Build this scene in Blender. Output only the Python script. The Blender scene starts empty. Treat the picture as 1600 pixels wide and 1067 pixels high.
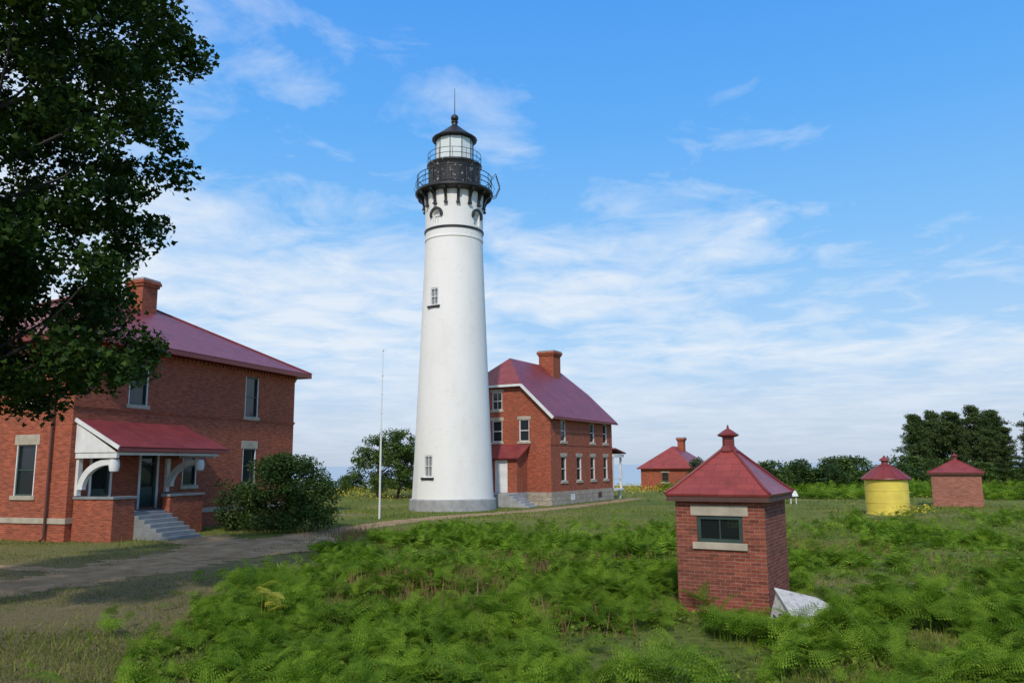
import bpy, bmesh, math, random
import numpy as np
from mathutils import Vector, noise, Matrix
random.seed(7); rng=np.random.default_rng(7)
SC=bpy.context.scene; COL=SC.collection
R=math.radians

# ------------------------------------------------------------------ materials
def new_mat(name):
    m=bpy.data.materials.new(name); m.use_nodes=True
    nt=m.node_tree; b=nt.nodes['Principled BSDF']
    return m,nt,b
def N(nt,t,**kw):
    n=nt.nodes.new(t)
    for k,v in kw.items(): setattr(n,k,v)
    return n
def ramp(nt,stops):
    r=N(nt,'ShaderNodeValToRGB'); e=r.color_ramp.elements
    e[0].position=stops[0][0]; e[0].color=(*stops[0][1],1)
    e[1].position=stops[-1][0]; e[1].color=(*stops[-1][1],1)
    for p,c in stops[1:-1]:
        x=e.new(p); x.color=(*c,1)
    return r
def noisetex(nt,scale,detail=4,rough=.55,coord='Object',dist=0.0,sc=None):
    tc=N(nt,'ShaderNodeTexCoord'); n=N(nt,'ShaderNodeTexNoise')
    n.inputs['Scale'].default_value=scale; n.inputs['Detail'].default_value=detail
    n.inputs['Roughness'].default_value=rough; n.inputs['Distortion'].default_value=dist
    if sc:
        mp=N(nt,'ShaderNodeMapping'); mp.inputs['Scale'].default_value=sc
        nt.links.new(tc.outputs[coord],mp.inputs[0]); nt.links.new(mp.outputs[0],n.inputs['Vector'])
    else: nt.links.new(tc.outputs[coord],n.inputs['Vector'])
    return n
def mixc(nt,fac,a,b,mode='MIX'):
    m=N(nt,'ShaderNodeMix',data_type='RGBA',blend_type=mode)
    if isinstance(fac,(int,float)): m.inputs[0].default_value=fac
    else: nt.links.new(fac,m.inputs[0])
    for s,i in ((a,6),(b,7)):
        if isinstance(s,tuple): m.inputs[i].default_value=(*s,1)
        else: nt.links.new(s,m.inputs[i])
    return m.outputs[2]
def bump(nt,b,h,strength=.3,dist=.01):
    bp=N(nt,'ShaderNodeBump'); bp.inputs['Strength'].default_value=strength; bp.inputs['Distance'].default_value=dist
    nt.links.new(h,bp.inputs['Height']); nt.links.new(bp.outputs[0],b.inputs['Normal'])
def mat_plain(name,c,rough=.6,var=.25,scale=3,bmp=.15,metal=0,c2=None,sc=None):
    m,nt,b=new_mat(name); n=noisetex(nt,scale,6,sc=sc)
    d=c2 if c2 else tuple(x*(1-var) for x in c)
    r=ramp(nt,[(.35,c),(.7,d)]); nt.links.new(n.outputs[0],r.inputs[0])
    nt.links.new(r.outputs[0],b.inputs['Base Color'])
    b.inputs['Roughness'].default_value=rough; b.inputs['Metallic'].default_value=metal
    n2=noisetex(nt,scale*12,4); bump(nt,b,n2.outputs[0],bmp,.02)
    return m
def mat_brick(name,c1,c2,mortar,bw=.25,rh=.085,ms=.009,weather=.5,stain=(.12,.065,.045)):
    m,nt,b=new_mat(name); tc=N(nt,'ShaderNodeTexCoord'); br=N(nt,'ShaderNodeTexBrick')
    nt.links.new(tc.outputs['UV'],br.inputs['Vector'])
    br.inputs['Color1'].default_value=(*c1,1); br.inputs['Color2'].default_value=(*c2,1); br.inputs['Mortar'].default_value=(*mortar,1)
    br.inputs['Scale'].default_value=1; br.inputs['Mortar Size'].default_value=ms; br.inputs['Mortar Smooth'].default_value=.1
    br.inputs['Brick Width'].default_value=bw; br.inputs['Row Height'].default_value=rh; br.inputs['Bias'].default_value=-.1
    n=noisetex(nt,.55,6,.65); r=ramp(nt,[(.42,(0,0,0)),(.75,(1,1,1))]); nt.links.new(n.outputs[0],r.inputs[0])
    mm=N(nt,'ShaderNodeMath',operation='MULTIPLY'); nt.links.new(r.outputs[0],mm.inputs[0]); mm.inputs[1].default_value=weather
    c=mixc(nt,mm.outputs[0],br.outputs[0],stain)
    n3=noisetex(nt,5,4,.65,'UV',sc=(.5,2.6,1)); r3=ramp(nt,[(.3,(.62,.60,.60)),(.7,(1.3,1.3,1.3))]); nt.links.new(n3.outputs[0],r3.inputs[0])
    c=mixc(nt,1.0,c,r3.outputs[0],'MULTIPLY')
    nt.links.new(c,b.inputs['Base Color']); b.inputs['Roughness'].default_value=.9; b.inputs['Specular IOR Level'].default_value=.25
    iv=N(nt,'ShaderNodeMath',operation='SUBTRACT'); iv.inputs[0].default_value=1; nt.links.new(br.outputs['Fac'],iv.inputs[1])
    bump(nt,b,iv.outputs[0],.6,.012)
    return m
def mat_roof(name,c,c2,rough=.48,bw=.5,rh=.3,mk=.72,bs=.3):
    m,nt,b=new_mat(name); tc=N(nt,'ShaderNodeTexCoord'); br=N(nt,'ShaderNodeTexBrick')
    nt.links.new(tc.outputs['UV'],br.inputs['Vector'])
    br.inputs['Color1'].default_value=(*c,1); br.inputs['Color2'].default_value=(*c2,1); br.inputs['Mortar'].default_value=tuple(x*mk for x in c)+(1,)
    br.inputs['Scale'].default_value=1; br.inputs['Mortar Size'].default_value=.011
    br.inputs['Brick Width'].default_value=bw; br.inputs['Row Height'].default_value=rh
    n=noisetex(nt,1.1,8,.72); r=ramp(nt,[(.32,(.68,.72,.74)),(.5,(1,1,1)),(.72,(1.15,1.28,1.28))]); nt.links.new(n.outputs[0],r.inputs[0])
    c_=mixc(nt,1.0,br.outputs[0],r.outputs[0],'MULTIPLY')
    nt.links.new(c_,b.inputs['Base Color']); b.inputs['Roughness'].default_value=rough; b.inputs['Specular IOR Level'].default_value=.5
    iv=N(nt,'ShaderNodeMath',operation='SUBTRACT'); iv.inputs[0].default_value=1; nt.links.new(br.outputs['Fac'],iv.inputs[1])
    bump(nt,b,iv.outputs[0],bs,.015)
    return m
def mat_leaf(name,c1,c2,c3,trans=.3,rough=.55,big=.5,spec=.22):
    m,nt,b=new_mat(name); g=N(nt,'ShaderNodeNewGeometry')
    r=ramp(nt,[(0,c1),(.5,c2),(1,c3)]); nt.links.new(g.outputs['Random Per Island'],r.inputs[0])
    n=noisetex(nt,big,4,.6); r2=ramp(nt,[(.35,(.60,.66,.62)),(.65,(1.3,1.2,1.1))]); nt.links.new(n.outputs[0],r2.inputs[0])
    c=mixc(nt,1.0,r.outputs[0],r2.outputs[0],'MULTIPLY')
    nt.links.new(c,b.inputs['Base Color']); b.inputs['Roughness'].default_value=rough
    b.inputs['Specular IOR Level'].default_value=spec
    t=N(nt,'ShaderNodeBsdfTranslucent'); c4=mixc(nt,1.0,c,(1.15,1.25,.5),'MULTIPLY'); nt.links.new(c4,t.inputs[0])
    mx=N(nt,'ShaderNodeMixShader'); mx.inputs[0].default_value=trans
    nt.links.new(b.outputs[0],mx.inputs[1]); nt.links.new(t.outputs[0],mx.inputs[2])
    nt.links.new(mx.outputs[0],nt.nodes['Material Output'].inputs[0])
    return m
BRICK=mat_brick('red_brick',(.42,.100,.048),(.27,.058,.033),(.34,.165,.11),weather=.38)
BRICK_D=mat_brick('dark_brick',(.30,.076,.046),(.17,.042,.03),(.29,.18,.135),.21,.07,.007,.5)
BRICK_P=mat_brick('pink_brick',(.40,.15,.10),(.30,.10,.07),(.38,.25,.20),weather=.3)
ROOF=mat_roof('red_metal_roof',(.26,.047,.046),(.21,.038,.040),.42)
ROOF_S=mat_roof('red_hut_roof',(.31,.055,.046),(.25,.044,.04),.40,.36,.2,.7,.3)
STONE=mat_plain('sandstone',(.46,.40,.31),.85,.3,2.5,.3)
FOUND=mat_brick('stone_foundation',(.44,.38,.30),(.34,.29,.23),(.26,.23,.19),.7,.33,.02,.3,(.2,.17,.13))
WHITE=mat_plain('white_trim',(.76,.76,.74),.5,.2,2,.05)
GREEN=mat_plain('dark_green_trim',(.035,.065,.055),.45,.3,3,.05)
BLACK=mat_plain('black_iron',(.022,.022,.024),.45,.4,4,.1)
CONC=mat_plain('gray_concrete',(.38,.38,.375),.85,.3,2,.3)
STEPG=mat_plain('gray_painted_steps',(.25,.265,.27),.7,.3,2,.15)
YELLOW=mat_plain('yellow_iron',(.74,.60,.09),.55,.2,1.6,.08,c2=(.62,.48,.08))
BARK=mat_plain('bark',(.06,.05,.04),.9,.5,6,.8)
BARKP=mat_plain('pine_bark',(.11,.085,.065),.9,.5,6,.8)
PIPE=mat_plain('brown_pipe',(.10,.035,.025),.5,.2,3,.05)
REDP=mat_plain('red_paint',(.23,.037,.035),.45,.25,2,.05)
BRN=mat_plain('brown_eave',(.10,.045,.035),.7,.3,3,.1)
m,nt,b=new_mat('window_glass'); b.inputs['Base Color'].default_value=(.02,.026,.03,1); b.inputs['Roughness'].default_value=.06
n=noisetex(nt,1.2,2); bump(nt,b,n.outputs[0],.08,.05); GLASS=m
m,nt,b=new_mat('thin_dark_glass'); b.inputs['Base Color'].default_value=(.02,.03,.03,1); b.inputs['Roughness'].default_value=.08  # thin dark-tinted pane, partly see-through
tr=N(nt,'ShaderNodeBsdfTransparent'); tr.inputs[0].default_value=(.55,.62,.6,1); mx=N(nt,'ShaderNodeMixShader'); mx.inputs[0].default_value=.45
nt.links.new(tr.outputs[0],mx.inputs[1]); nt.links.new(b.outputs[0],mx.inputs[2]); nt.links.new(mx.outputs[0],nt.nodes['Material Output'].inputs[0]); TGLASS=m
m,nt,b=new_mat('lantern_glass'); n=noisetex(nt,.6,3); r=ramp(nt,[(.3,(.80,.84,.82)),(.7,(.66,.72,.70))]); nt.links.new(n.outputs[0],r.inputs[0]); nt.links.new(r.outputs[0],b.inputs['Base Color']); b.inputs['Roughness'].default_value=.12; LGLASS=m
m,nt,b=new_mat('pale_glass'); b.inputs['Base Color'].default_value=(.22,.24,.25,1); b.inputs['Roughness'].default_value=.1; PGLASS=m
m,nt,b=new_mat('weathered_white_paint'); n=noisetex(nt,6,9,.78,sc=(1,1,1)); r=ramp(nt,[(.38,(.62,.61,.57)),(.56,(.46,.45,.42)),(.64,(.22,.20,.17))]); nt.links.new(n.outputs[0],r.inputs[0]); nt.links.new(r.outputs[0],b.inputs['Base Color']); b.inputs['Roughness'].default_value=.9; bump(nt,b,n.outputs[0],.5,.03); WEATH=m
m,nt,b=new_mat('tower_white'); tc=N(nt,'ShaderNodeTexCoord'); br=N(nt,'ShaderNodeTexBrick'); nt.links.new(tc.outputs['UV'],br.inputs['Vector'])
br.inputs['Scale'].default_value=1; br.inputs['Brick Width'].default_value=.25; br.inputs['Row Height'].default_value=.09; br.inputs['Mortar Size'].default_value=.008
n=noisetex(nt,.5,8,.65,sc=(1,1,.35)); r=ramp(nt,[(.3,(.85,.835,.80)),(.55,(.82,.805,.77)),(.75,(.74,.72,.665))]); nt.links.new(n.outputs[0],r.inputs[0])
n5=noisetex(nt,2.6,8,.8,sc=(1,1,1.6)); r5=ramp(nt,[(.57,(1,1,1)),(.68,(.84,.82,.765))]); nt.links.new(n5.outputs[0],r5.inputs[0])
c=mixc(nt,1.0,r.outputs[0],r5.outputs[0],'MULTIPLY')
nt.links.new(c,b.inputs['Base Color']); b.inputs['Roughness'].default_value=.75
iv=N(nt,'ShaderNodeMath',operation='SUBTRACT'); iv.inputs[0].default_value=1; nt.links.new(br.outputs['Fac'],iv.inputs[1]); bump(nt,b,iv.outputs[0],.35,.01); TWHITE=m
m,nt,b=new_mat('peeling_black'); n=noisetex(nt,3.4,8,.75); r=ramp(nt,[(.57,(.02,.02,.022)),(.61,(.38,.38,.37))]); nt.links.new(n.outputs[0],r.inputs[0]); nt.links.new(r.outputs[0],b.inputs['Base Color']); b.inputs['Roughness'].default_value=.5; PEEL=m
MAPLE=mat_leaf('maple_leaf',(.018,.044,.009),(.032,.068,.014),(.055,.10,.02),.2,spec=.1)
BUSHL=mat_leaf('bush_leaf',(.030,.068,.016),(.048,.095,.023),(.072,.128,.03),.25)
TREEL=mat_leaf('tree_leaf',(.05,.095,.022),(.08,.14,.03),(.12,.18,.045),.25)
PINEL=mat_leaf('pine_needle',(.042,.076,.024),(.062,.105,.032),(.09,.135,.04),.15,.7)
FERN=mat_leaf('fern_leaf',(.095,.19,.018),(.145,.26,.026),(.225,.335,.04),.38,.65,big=1.1,spec=.06)
WEED=mat_leaf('weed_leaf',(.08,.14,.02),(.125,.20,.03),(.21,.25,.05),.3,.65,big=.8,spec=.06)
FERNY=mat_leaf('yellow_fern_leaf',(.50,.46,.05),(.60,.55,.08),(.45,.48,.08),.35)
GRASS=mat_leaf('grass_blade',(.12,.175,.03),(.19,.235,.045),(.28,.27,.09),.3,spec=.08)
DGRASS=mat_leaf('dry_grass_blade',(.13,.13,.05),(.21,.18,.085),(.10,.125,.035),.2,spec=.06)
DRY=mat_leaf('dry_stalk',(.14,.08,.04),(.24,.13,.07),(.12,.12,.05),.1)
FLOW=mat_leaf('yellow_flower',(.55,.45,.03),(.65,.52,.04),(.28,.30,.05),.2)
m,nt,b=new_mat('grass_ground')
n1=noisetex(nt,.16,8,.6,dist=.4); r1=ramp(nt,[(.38,(.11,.155,.035)),(.56,(.165,.195,.05)),(.70,(.27,.22,.12))]); nt.links.new(n1.outputs[0],r1.inputs[0])
n2=noisetex(nt,5,8,.75); r2=ramp(nt,[(.3,(.5,.5,.45)),(.7,(1.35,1.3,1.25))]); nt.links.new(n2.outputs[0],r2.inputs[0])
c=mixc(nt,1.0,r1.outputs[0],r2.outputs[0],'MULTIPLY')
tc=N(nt,'ShaderNodeTexCoord'); sx=N(nt,'ShaderNodeSeparateXYZ'); nt.links.new(tc.outputs['Object'],sx.inputs[0])
mr=N(nt,'ShaderNodeMapRange'); nt.links.new(sx.outputs[0],mr.inputs[0]); mr.inputs[1].default_value=-3.5; mr.inputs[2].default_value=-7; mr.inputs[3].default_value=0; mr.inputs[4].default_value=.85
mr2=N(nt,'ShaderNodeMapRange'); nt.links.new(sx.outputs[1],mr2.inputs[0]); mr2.inputs[1].default_value=38; mr2.inputs[2].default_value=24
mu=N(nt,'ShaderNodeMath',operation='MULTIPLY'); nt.links.new(mr.outputs[0],mu.inputs[0]); nt.links.new(mr2.outputs[0],mu.inputs[1])
tb=mixc(nt,n2.outputs[0],(.12,.10,.045),(.27,.205,.12)); c=mixc(nt,mu.outputs[0],c,tb)
# bare dirt patches
n6=noisetex(nt,.45,7,.7,dist=.3); r6=ramp(nt,[(.60,(0,0,0)),(.68,(.8,.8,.8))]); nt.links.new(n6.outputs[0],r6.inputs[0]); c=mixc(nt,r6.outputs[0],c,(.27,.205,.135))
nt.links.new(c,b.inputs['Base Color']); b.inputs['Roughness'].default_value=1; b.inputs['Specular IOR Level'].default_value=.1
bump(nt,b,n2.outputs[0],.8,.08); GROUND=m
m,nt,b=new_mat('gravel_path'); n=noisetex(nt,1.3,9,.7); r=ramp(nt,[(.3,(.26,.17,.09)),(.5,(.42,.295,.175)),(.7,(.56,.42,.27))]); nt.links.new(n.outputs[0],r.inputs[0])
n2=noisetex(nt,20,5,.85); r2=ramp(nt,[(.3,(.5,.5,.5)),(.7,(1.35,1.35,1.35))]); nt.links.new(n2.outputs[0],r2.inputs[0])
c=mixc(nt,1.0,r.outputs[0],r2.outputs[0],'MULTIPLY'); nt.links.new(c,b.inputs['Base Color']); b.inputs['Roughness'].default_value=1; b.inputs['Specular IOR Level'].default_value=.03; bump(nt,b,n2.outputs[0],.9,.05); PATHM=m
m,nt,b=new_mat('lake_water'); b.inputs['Base Color'].default_value=(.25,.36,.46,1); b.inputs['Roughness'].default_value=.25; n=noisetex(nt,.08,6,.6,sc=(.4,1,1)); bump(nt,b,n.outputs[0],.2,.5); WATER=m
HILL=mat_plain('hazy_hill',(.42,.50,.58),.95,.15,.002,.0)  # bluish distance haze is put into the hill's base colour
SAND=mat_plain('sand_bluff',(.55,.52,.47),.95,.2,.02,.0)

# ------------------------------------------------------------------ builders
def link(o,parent=None,**kw):
    COL.objects.link(o)
    if parent: o.parent=parent
    for k,v in kw.items(): o[k]=v
    return o
def empty(name,loc,rot=0,label=None,category=None,**kw):
    o=bpy.data.objects.new(name,None); o.location=loc; o.rotation_euler=(0,0,rot); o.empty_display_size=.5
    link(o,None,**kw)
    if label: o['label']=label
    if category: o['category']=category
    return o
def P(F,u,d,z):
    ox,oy,a=F; c,s=math.cos(a),math.sin(a)
    return (ox+u*c-d*s, oy+u*s+d*c, z)
class MB:
    def __init__(s): s.v=[]; s.f=[]
    def poly(s,pts):
        i=len(s.v); s.v+= [tuple(p) for p in pts]; s.f.append(tuple(range(i,i+len(pts)))); return s
    def hexa(s,c):
        i=len(s.v); s.v+=[tuple(p) for p in c]
        for q in ((0,3,2,1),(4,5,6,7),(0,1,5,4),(1,2,6,5),(2,3,7,6),(3,0,4,7)): s.f.append(tuple(i+k for k in q))
        return s
    def box(s,F,u0,u1,d0,d1,z0,z1):
        return s.hexa([P(F,u0,d0,z0),P(F,u1,d0,z0),P(F,u1,d1,z0),P(F,u0,d1,z0),P(F,u0,d0,z1),P(F,u1,d0,z1),P(F,u1,d1,z1),P(F,u0,d1,z1)])
    def prism(s,F,prof,d0,d1):
        n=len(prof); i=len(s.v)
        s.v+=[P(F,u,d0,z) for u,z in prof]+[P(F,u,d1,z) for u,z in prof]
        s.f.append(tuple(range(i,i+n))); s.f.append(tuple(range(i+2*n-1,i+n-1,-1)))
        for k in range(n): s.f.append((i+k,i+(k+1)%n,i+n+(k+1)%n,i+n+k))
        return s
    def beam(s,p,q,w,h):
        p=Vector(p);q=Vector(q); d=(q-p).normalized(); side=d.cross(Vector((0,0,1)))
        if side.length<.01: side=Vector((1,0,0))
        side.normalize(); up=side.cross(d); a=side*w/2; b_=up*h/2
        return s.hexa([p-a-b_,p+a-b_,p+a+b_,p-a+b_,q-a-b_,q+a-b_,q+a+b_,q-a+b_])
    def tube(s,pts,rad,seg=8):
        pts=[Vector(p) for p in pts]; rings=[]
        for k,p in enumerate(pts):
            d=(pts[min(k+1,len(pts)-1)]-pts[max(k-1,0)]).normalized()
            a=d.cross(Vector((0,0,1)));
            if a.length<.05: a=d.cross(Vector((0,1,0)))
            a.normalize(); b_=d.cross(a); r=rad[k] if isinstance(rad,(list,tuple)) else rad
            rings.append(len(s.v)); s.v+=[tuple(p+a*r*math.cos(t*2*math.pi/seg)+b_*r*math.sin(t*2*math.pi/seg)) for t in range(seg)]
        for k in range(len(rings)-1):
            for t in range(seg): s.f.append((rings[k]+t,rings[k]+(t+1)%seg,rings[k+1]+(t+1)%seg,rings[k+1]+t))
        s.f.append(tuple(rings[0]+t for t in range(seg))); s.f.append(tuple(rings[-1]+t for t in reversed(range(seg))))
        return s
    def lathe(s,prof,seg=48,a0=0,closed=False,cx=0,cy=0):
        idx=[]
        for r,z in prof:
            idx.append(len(s.v)); s.v+=[(cx+r*math.cos(a0+t*2*math.pi/seg),cy+r*math.sin(a0+t*2*math.pi/seg),z) for t in range(seg)]
        pr=list(zip(idx,idx[1:]+([idx[0]] if closed else [])))
        if not closed: pr=list(zip(idx[:-1],idx[1:]))
        for a,b_ in pr:
            for t in range(seg): s.f.append((a+t,a+(t+1)%seg,b_+(t+1)%seg,b_+t))
        if not closed:
            s.f.append(tuple(idx[0]+t for t in reversed(range(seg)))); s.f.append(tuple(idx[-1]+t for t in range(seg)))
        return s
    def wall(s,p0,p1,z0,z1,ops=(),depth=.2):
        dx,dy=p1[0]-p0[0],p1[1]-p0[1]; L=math.hypot(dx,dy); F=(p0[0],p0[1],math.atan2(dy,dx))
        us=sorted({0,L,*[o[0] for o in ops],*[o[1] for o in ops]}); zs=sorted({z0,z1,*[o[2] for o in ops],*[o[3] for o in ops]})
        zs=[z for z in zs if z0<=z<=z1]
        for a,b_ in zip(us,us[1:]):
            for c,d in zip(zs,zs[1:]):
                um,zm=(a+b_)/2,(c+d)/2
                if any(o[0]<um<o[1] and o[2]<zm<o[3] for o in ops): continue
                s.poly([P(F,a,0,c),P(F,b_,0,c),P(F,b_,0,d),P(F,a,0,d)])
        for o in ops:
            u0,u1,c,d=o
            s.poly([P(F,u0,0,c),P(F,u0,depth,c),P(F,u0,depth,d),P(F,u0,0,d)])
            s.poly([P(F,u1,0,c),P(F,u1,depth,c),P(F,u1,depth,d),P(F,u1,0,d)])
            s.poly([P(F,u0,0,c),P(F,u1,0,c),P(F,u1,depth,c),P(F,u0,depth,c)])
            s.poly([P(F,u0,0,d),P(F,u1,0,d),P(F,u1,depth,d),P(F,u0,depth,d)])
        return F
    def obj(s,name,mat,parent=None,smooth=None,solid=None,bevel=None,recalc=True,loc=None,**kw):
        me=bpy.data.meshes.new(name); me.from_pydata(s.v,[],s.f)
        bm=bmesh.new(); bm.from_mesh(me)
        bmesh.ops.remove_doubles(bm,verts=bm.verts,dist=.0005)
        if recalc: bmesh.ops.recalc_face_normals(bm,faces=bm.faces)
        uv=bm.loops.layers.uv.new('UVMap')
        for f in bm.faces:
            n=f.normal
            if abs(n.z)>.985: t=Vector((1,0,0)); w=Vector((0,1,0))
            else:
                t=Vector((-n.y,n.x,0)).normalized(); w=n.cross(t)
                if w.z<0: w=-w
            for l in f.loops: l[uv].uv=(l.vert.co.dot(t),l.vert.co.dot(w))
        bm.to_mesh(me); bm.free()
        me.materials.append(mat)
        if smooth:
            me.polygons.foreach_set('use_smooth',[True]*len(me.polygons)); me.set_sharp_from_angle(angle=R(smooth))
        o=bpy.data.objects.new(name,me)
        if loc: o.location=loc
        link(o,parent,**kw)
        if solid:
            md=o.modifiers.new('s','SOLIDIFY'); md.thickness=solid; md.offset=-1
        if bevel:
            md=o.modifiers.new('b','BEVEL'); md.width=bevel; md.segments=2; md.limit_method='ANGLE'
        return o

def window(par,F,u0,u1,z0,z1,fm=WHITE,sill=True,lintel=True,cols=1,fw=.07,lh=.32,ex=.14,casing=False):
    mb=MB()
    mb.box(F,u0,u0+fw,.05,.16,z0,z1); mb.box(F,u1-fw,u1,.05,.16,z0,z1)
    mb.box(F,u0+fw,u1-fw,.05,.16,z0,z0+fw); mb.box(F,u0+fw,u1-fw,.05,.16,z1-fw,z1)
    zm=(z0+z1)/2; mb.box(F,u0+fw,u1-fw,.07,.15,zm-.03,zm+.03)
    for k in range(1,cols):
        u=u0+(u1-u0)*k/cols; mb.box(F,u-.018,u+.018,.09,.145,z0+fw,zm-.03); mb.box(F,u-.018,u+.018,.09,.145,zm+.03,z1-fw)
    w=mb.obj('window',fm,par)
    g=MB(); g.box(F,u0+fw*.5,u1-fw*.5,.128,.138,z0+fw*.5,z1-fw*.5); g.obj('glass',GLASS,w)
    if sill: s=MB(); s.box(F,u0-ex,u1+ex,-.07,.1,z0-.17,z0+.012); s.obj('sill',STONE,w,bevel=.01)
    if lintel: s=MB(); s.box(F,u0-ex,u1+ex,-.018,.1,z1-.012,z1+lh); s.obj('lintel',STONE,w,bevel=.01)
    if casing:
        for a,b_ in ((u0+.002,u0+.05),(u1-.05,u1-.002)):
            s=MB(); s.box(F,a,b_,.0,.048,z0+.013,z1-.013); s.obj('casing',WHITE,w)
    return w
def hip(mb,x0,x1,y0,y1,z,zr,ov,a):
    yc=(y0+y1)/2; A=(x0+a,yc,zr); B=(x1-a,yc,zr)
    p=[(x0-ov,y0-ov,z),(x1+ov,y0-ov,z),(x1+ov,y1+ov,z),(x0-ov,y1+ov,z)]
    mb.poly([p[0],p[1],B,A]); mb.poly([p[1],p[2],B]); mb.poly([p[2],p[3],A,B]); mb.poly([p[3],p[0],A])
    return p,A,B
def chimney(par,x,y,w,z0,z1,mat=BRICK):
    mb=MB(); F=(x,y,0); h=w/2
    mb.box(F,-h,h,-h,h,z0,z1-.45); mb.box(F,-h-.08,h+.08,-h-.08,h+.08,z1-.45,z1-.3); mb.box(F,-h-.15,h+.15,-h-.15,h+.15,z1-.3,z1-.12)
    c=mb.obj('chimney',mat,par)
    m2=MB(); m2.box(F,-h-.1,h+.1,-h-.1,h+.1,z1-.12,z1); m2.obj('cap',CONC,c)
    return c

# ------------------------------------------------------------------ HOUSE 1
H1=empty('brick_house',(-18.45,33.5,0),math.atan2(.949,.316),'two-storey red brick keeper house with red metal hip roof and porch','house')
L,W=16.1,12.0; ZT=8.4; OV=.72
fr=(0,0,0); lf=(0,W,-math.pi/2)
ops_r=[(1.15,2.15,1.2,3.6),(3.95,4.95,1.2,3.6),(6.7,7.7,2.1,4.0),(11.35,12.5,2.1,4.0),(2.95,4.1,5.85,7.85),(11.35,12.5,5.75,8.0)]
ops_l=[(W-2.95,W-1.85,1.85,4.0),(W-2.95,W-1.85,5.8,7.9),(W-7.5,W-6.4,1.85,4.0),(W-7.5,W-6.4,5.8,7.9)]
mb=MB()
mb.wall((0,0),(L,0),.0,ZT,ops_r); mb.wall((L,0),(L,W),0,ZT,[(2,3.1,5.8,7.9),(2,3.1,2,4)]); mb.wall((L,W),(0,W),0,ZT); mb.wall((0,W),(0,0),0,ZT,ops_l)
wl=mb.obj('wall',BRICK,H1)
mb=MB()
for (z0,z1,o) in ((5.50,5.58,.035),(5.58,5.66,.06),(8.1,8.2,.04),(8.2,8.38,.08)):
    mb.box(fr,-o,L+o,-o,.05,z0,z1)
    mb.box((0,0,0),-o,.05,.051,W,z0,z1)
for k in range(54): mb.box(fr,-.05+k*.3,.08+k*.3,-.14,-.081,8.22,8.36)
mb.obj('brick_cornice',BRICK,wl)
mb=MB(); mb.box(fr,-.06,L+.06,-.06,.05,.72,.95); mb.box(fr,-.06,.05,.051,W,.72,.95); mb.obj('water_table',STONE,wl,bevel=.01)
for o in ops_r[2:]: window(H1,fr,*o,fm=GREEN,lintel=(o[3]<5),fw=.08,lh=.42,casing=True)
for o in ops_l: window(H1,lf,*o,fm=GREEN,lintel=(o[3]<5),fw=.08,lh=.42,casing=True)
window(H1,(L,0,math.pi/2),2,3.1,5.8,7.9); window(H1,(L,0,math.pi/2),2,3.1,2,4)
for u0,u1,z0,z1 in ops_r[:2]:
    mb=MB(); mb.box(fr,u0,u0+.1,.03,.16,z0,z1); mb.box(fr,u1-.1,u1,.03,.16,z0,z1); mb.box(fr,u0+.1,u1-.1,.03,.16,z1-.45,z1-.38); mb.box(fr,u0+.1,u1-.1,.03,.16,z1-.08,z1)
    mb.box(fr,u0+.1,u1-.1,.08,.14,z0,z0+.9)
    d=mb.obj('door',GREEN,H1)
    g=MB(); g.box(fr,u0+.1,u1-.1,.12,.13,z0+.9,z1-.05); g.obj('glass',GLASS,d)
    g=MB(); g.box(fr,u1-.2,u1-.15,.04,.08,z0+.95,z0+1.05); g.obj('handle',BLACK,d)
    for a,b_ in ((u0-.12,u0-.002),(u1+.002,u1+.12)):
        g=MB(); g.box(fr,a,b_,-.04,.02,z0-.08,z1+.1); g.obj('casing',WHITE,d)
mb=MB(); p,A,B=hip(mb,0,L,0,W,8.62,12.1,OV,6.0)
rf=mb.obj('roof',ROOF,H1,solid=.12)
mb=MB(); F=(0,0,0); o=OV; i_=OV-.07
mb.box(F,-o,L+o,-o,-i_,8.36,8.56); mb.box(F,-o,-i_,-i_,W+o,8.36,8.56); mb.box(F,L+i_,L+o,-i_,W+o,8.36,8.56)
mb.box(F,-i_,L+i_,-i_,0.0,8.40,8.44); mb.box(F,-i_,0,0.0,W,8.40,8.44); mb.box(F,L,L+i_,0.0,W,8.40,8.44)
mb.obj('eave',REDP,rf)
mb=MB()
for a,b_ in (((-o,-o,8.64),A),((L+o,-o,8.64),B),(A,B),((-o,W+o,8.64),A)):
    a=Vector(a); b_=Vector(b_)+Vector((0,0,.03)); mb.tube([a,b_],.06,6)
mb.obj('ridge_cap',REDP,rf)
chimney(rf,9.0,5.4,1.1,11.2,13.4)
mb=MB(); mb.tube([(-.12,.95,8.3),(-.12,.95,.15),(-.3,.95,.05)],.055,8); mb.obj('downspout',PIPE,H1,smooth=40)
po=MB(); po.box(fr,.35,5.7,-2.0,-.02,1.0,1.12)
porch=po.obj('porch',STEPG,H1)
mb=MB()
def bw(u0,u1,d0,d1,zt=1.72): mb.box(fr,u0,u1,d0,d1,0,zt)
bw(.32,1.5,-2.12,-1.72); bw(.32,.66,-1.72,-.03); bw(3.55,5.72,-2.12,-1.72); bw(5.38,5.72,-1.72,-.03); 
mb.box(fr,1.5,3.55,-2.0,-1.9,0,1.0)
mb.obj('porch_wall',BRICK,porch)
for bb in (((.26,1.56,-2.18,-1.66),(.26,.72,-1.66,-.03)),((3.49,5.78,-2.18,-1.66),(5.32,5.78,-1.66,-.03))):
    mb=MB()
    for q in bb: mb.box(fr,*q,1.722,1.82)
    mb.obj('wall_cap',STEPG,porch)
mb=MB()
for k in range(6):
    z=1.0-k*.17; mb.box(fr,1.52,3.53,-2.01-.32*(k+1),-2.01-.32*k,0,z-.005)
mb.obj('steps',STEPG,porch,bevel=.015)
t0,t1=.15,7.1
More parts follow.
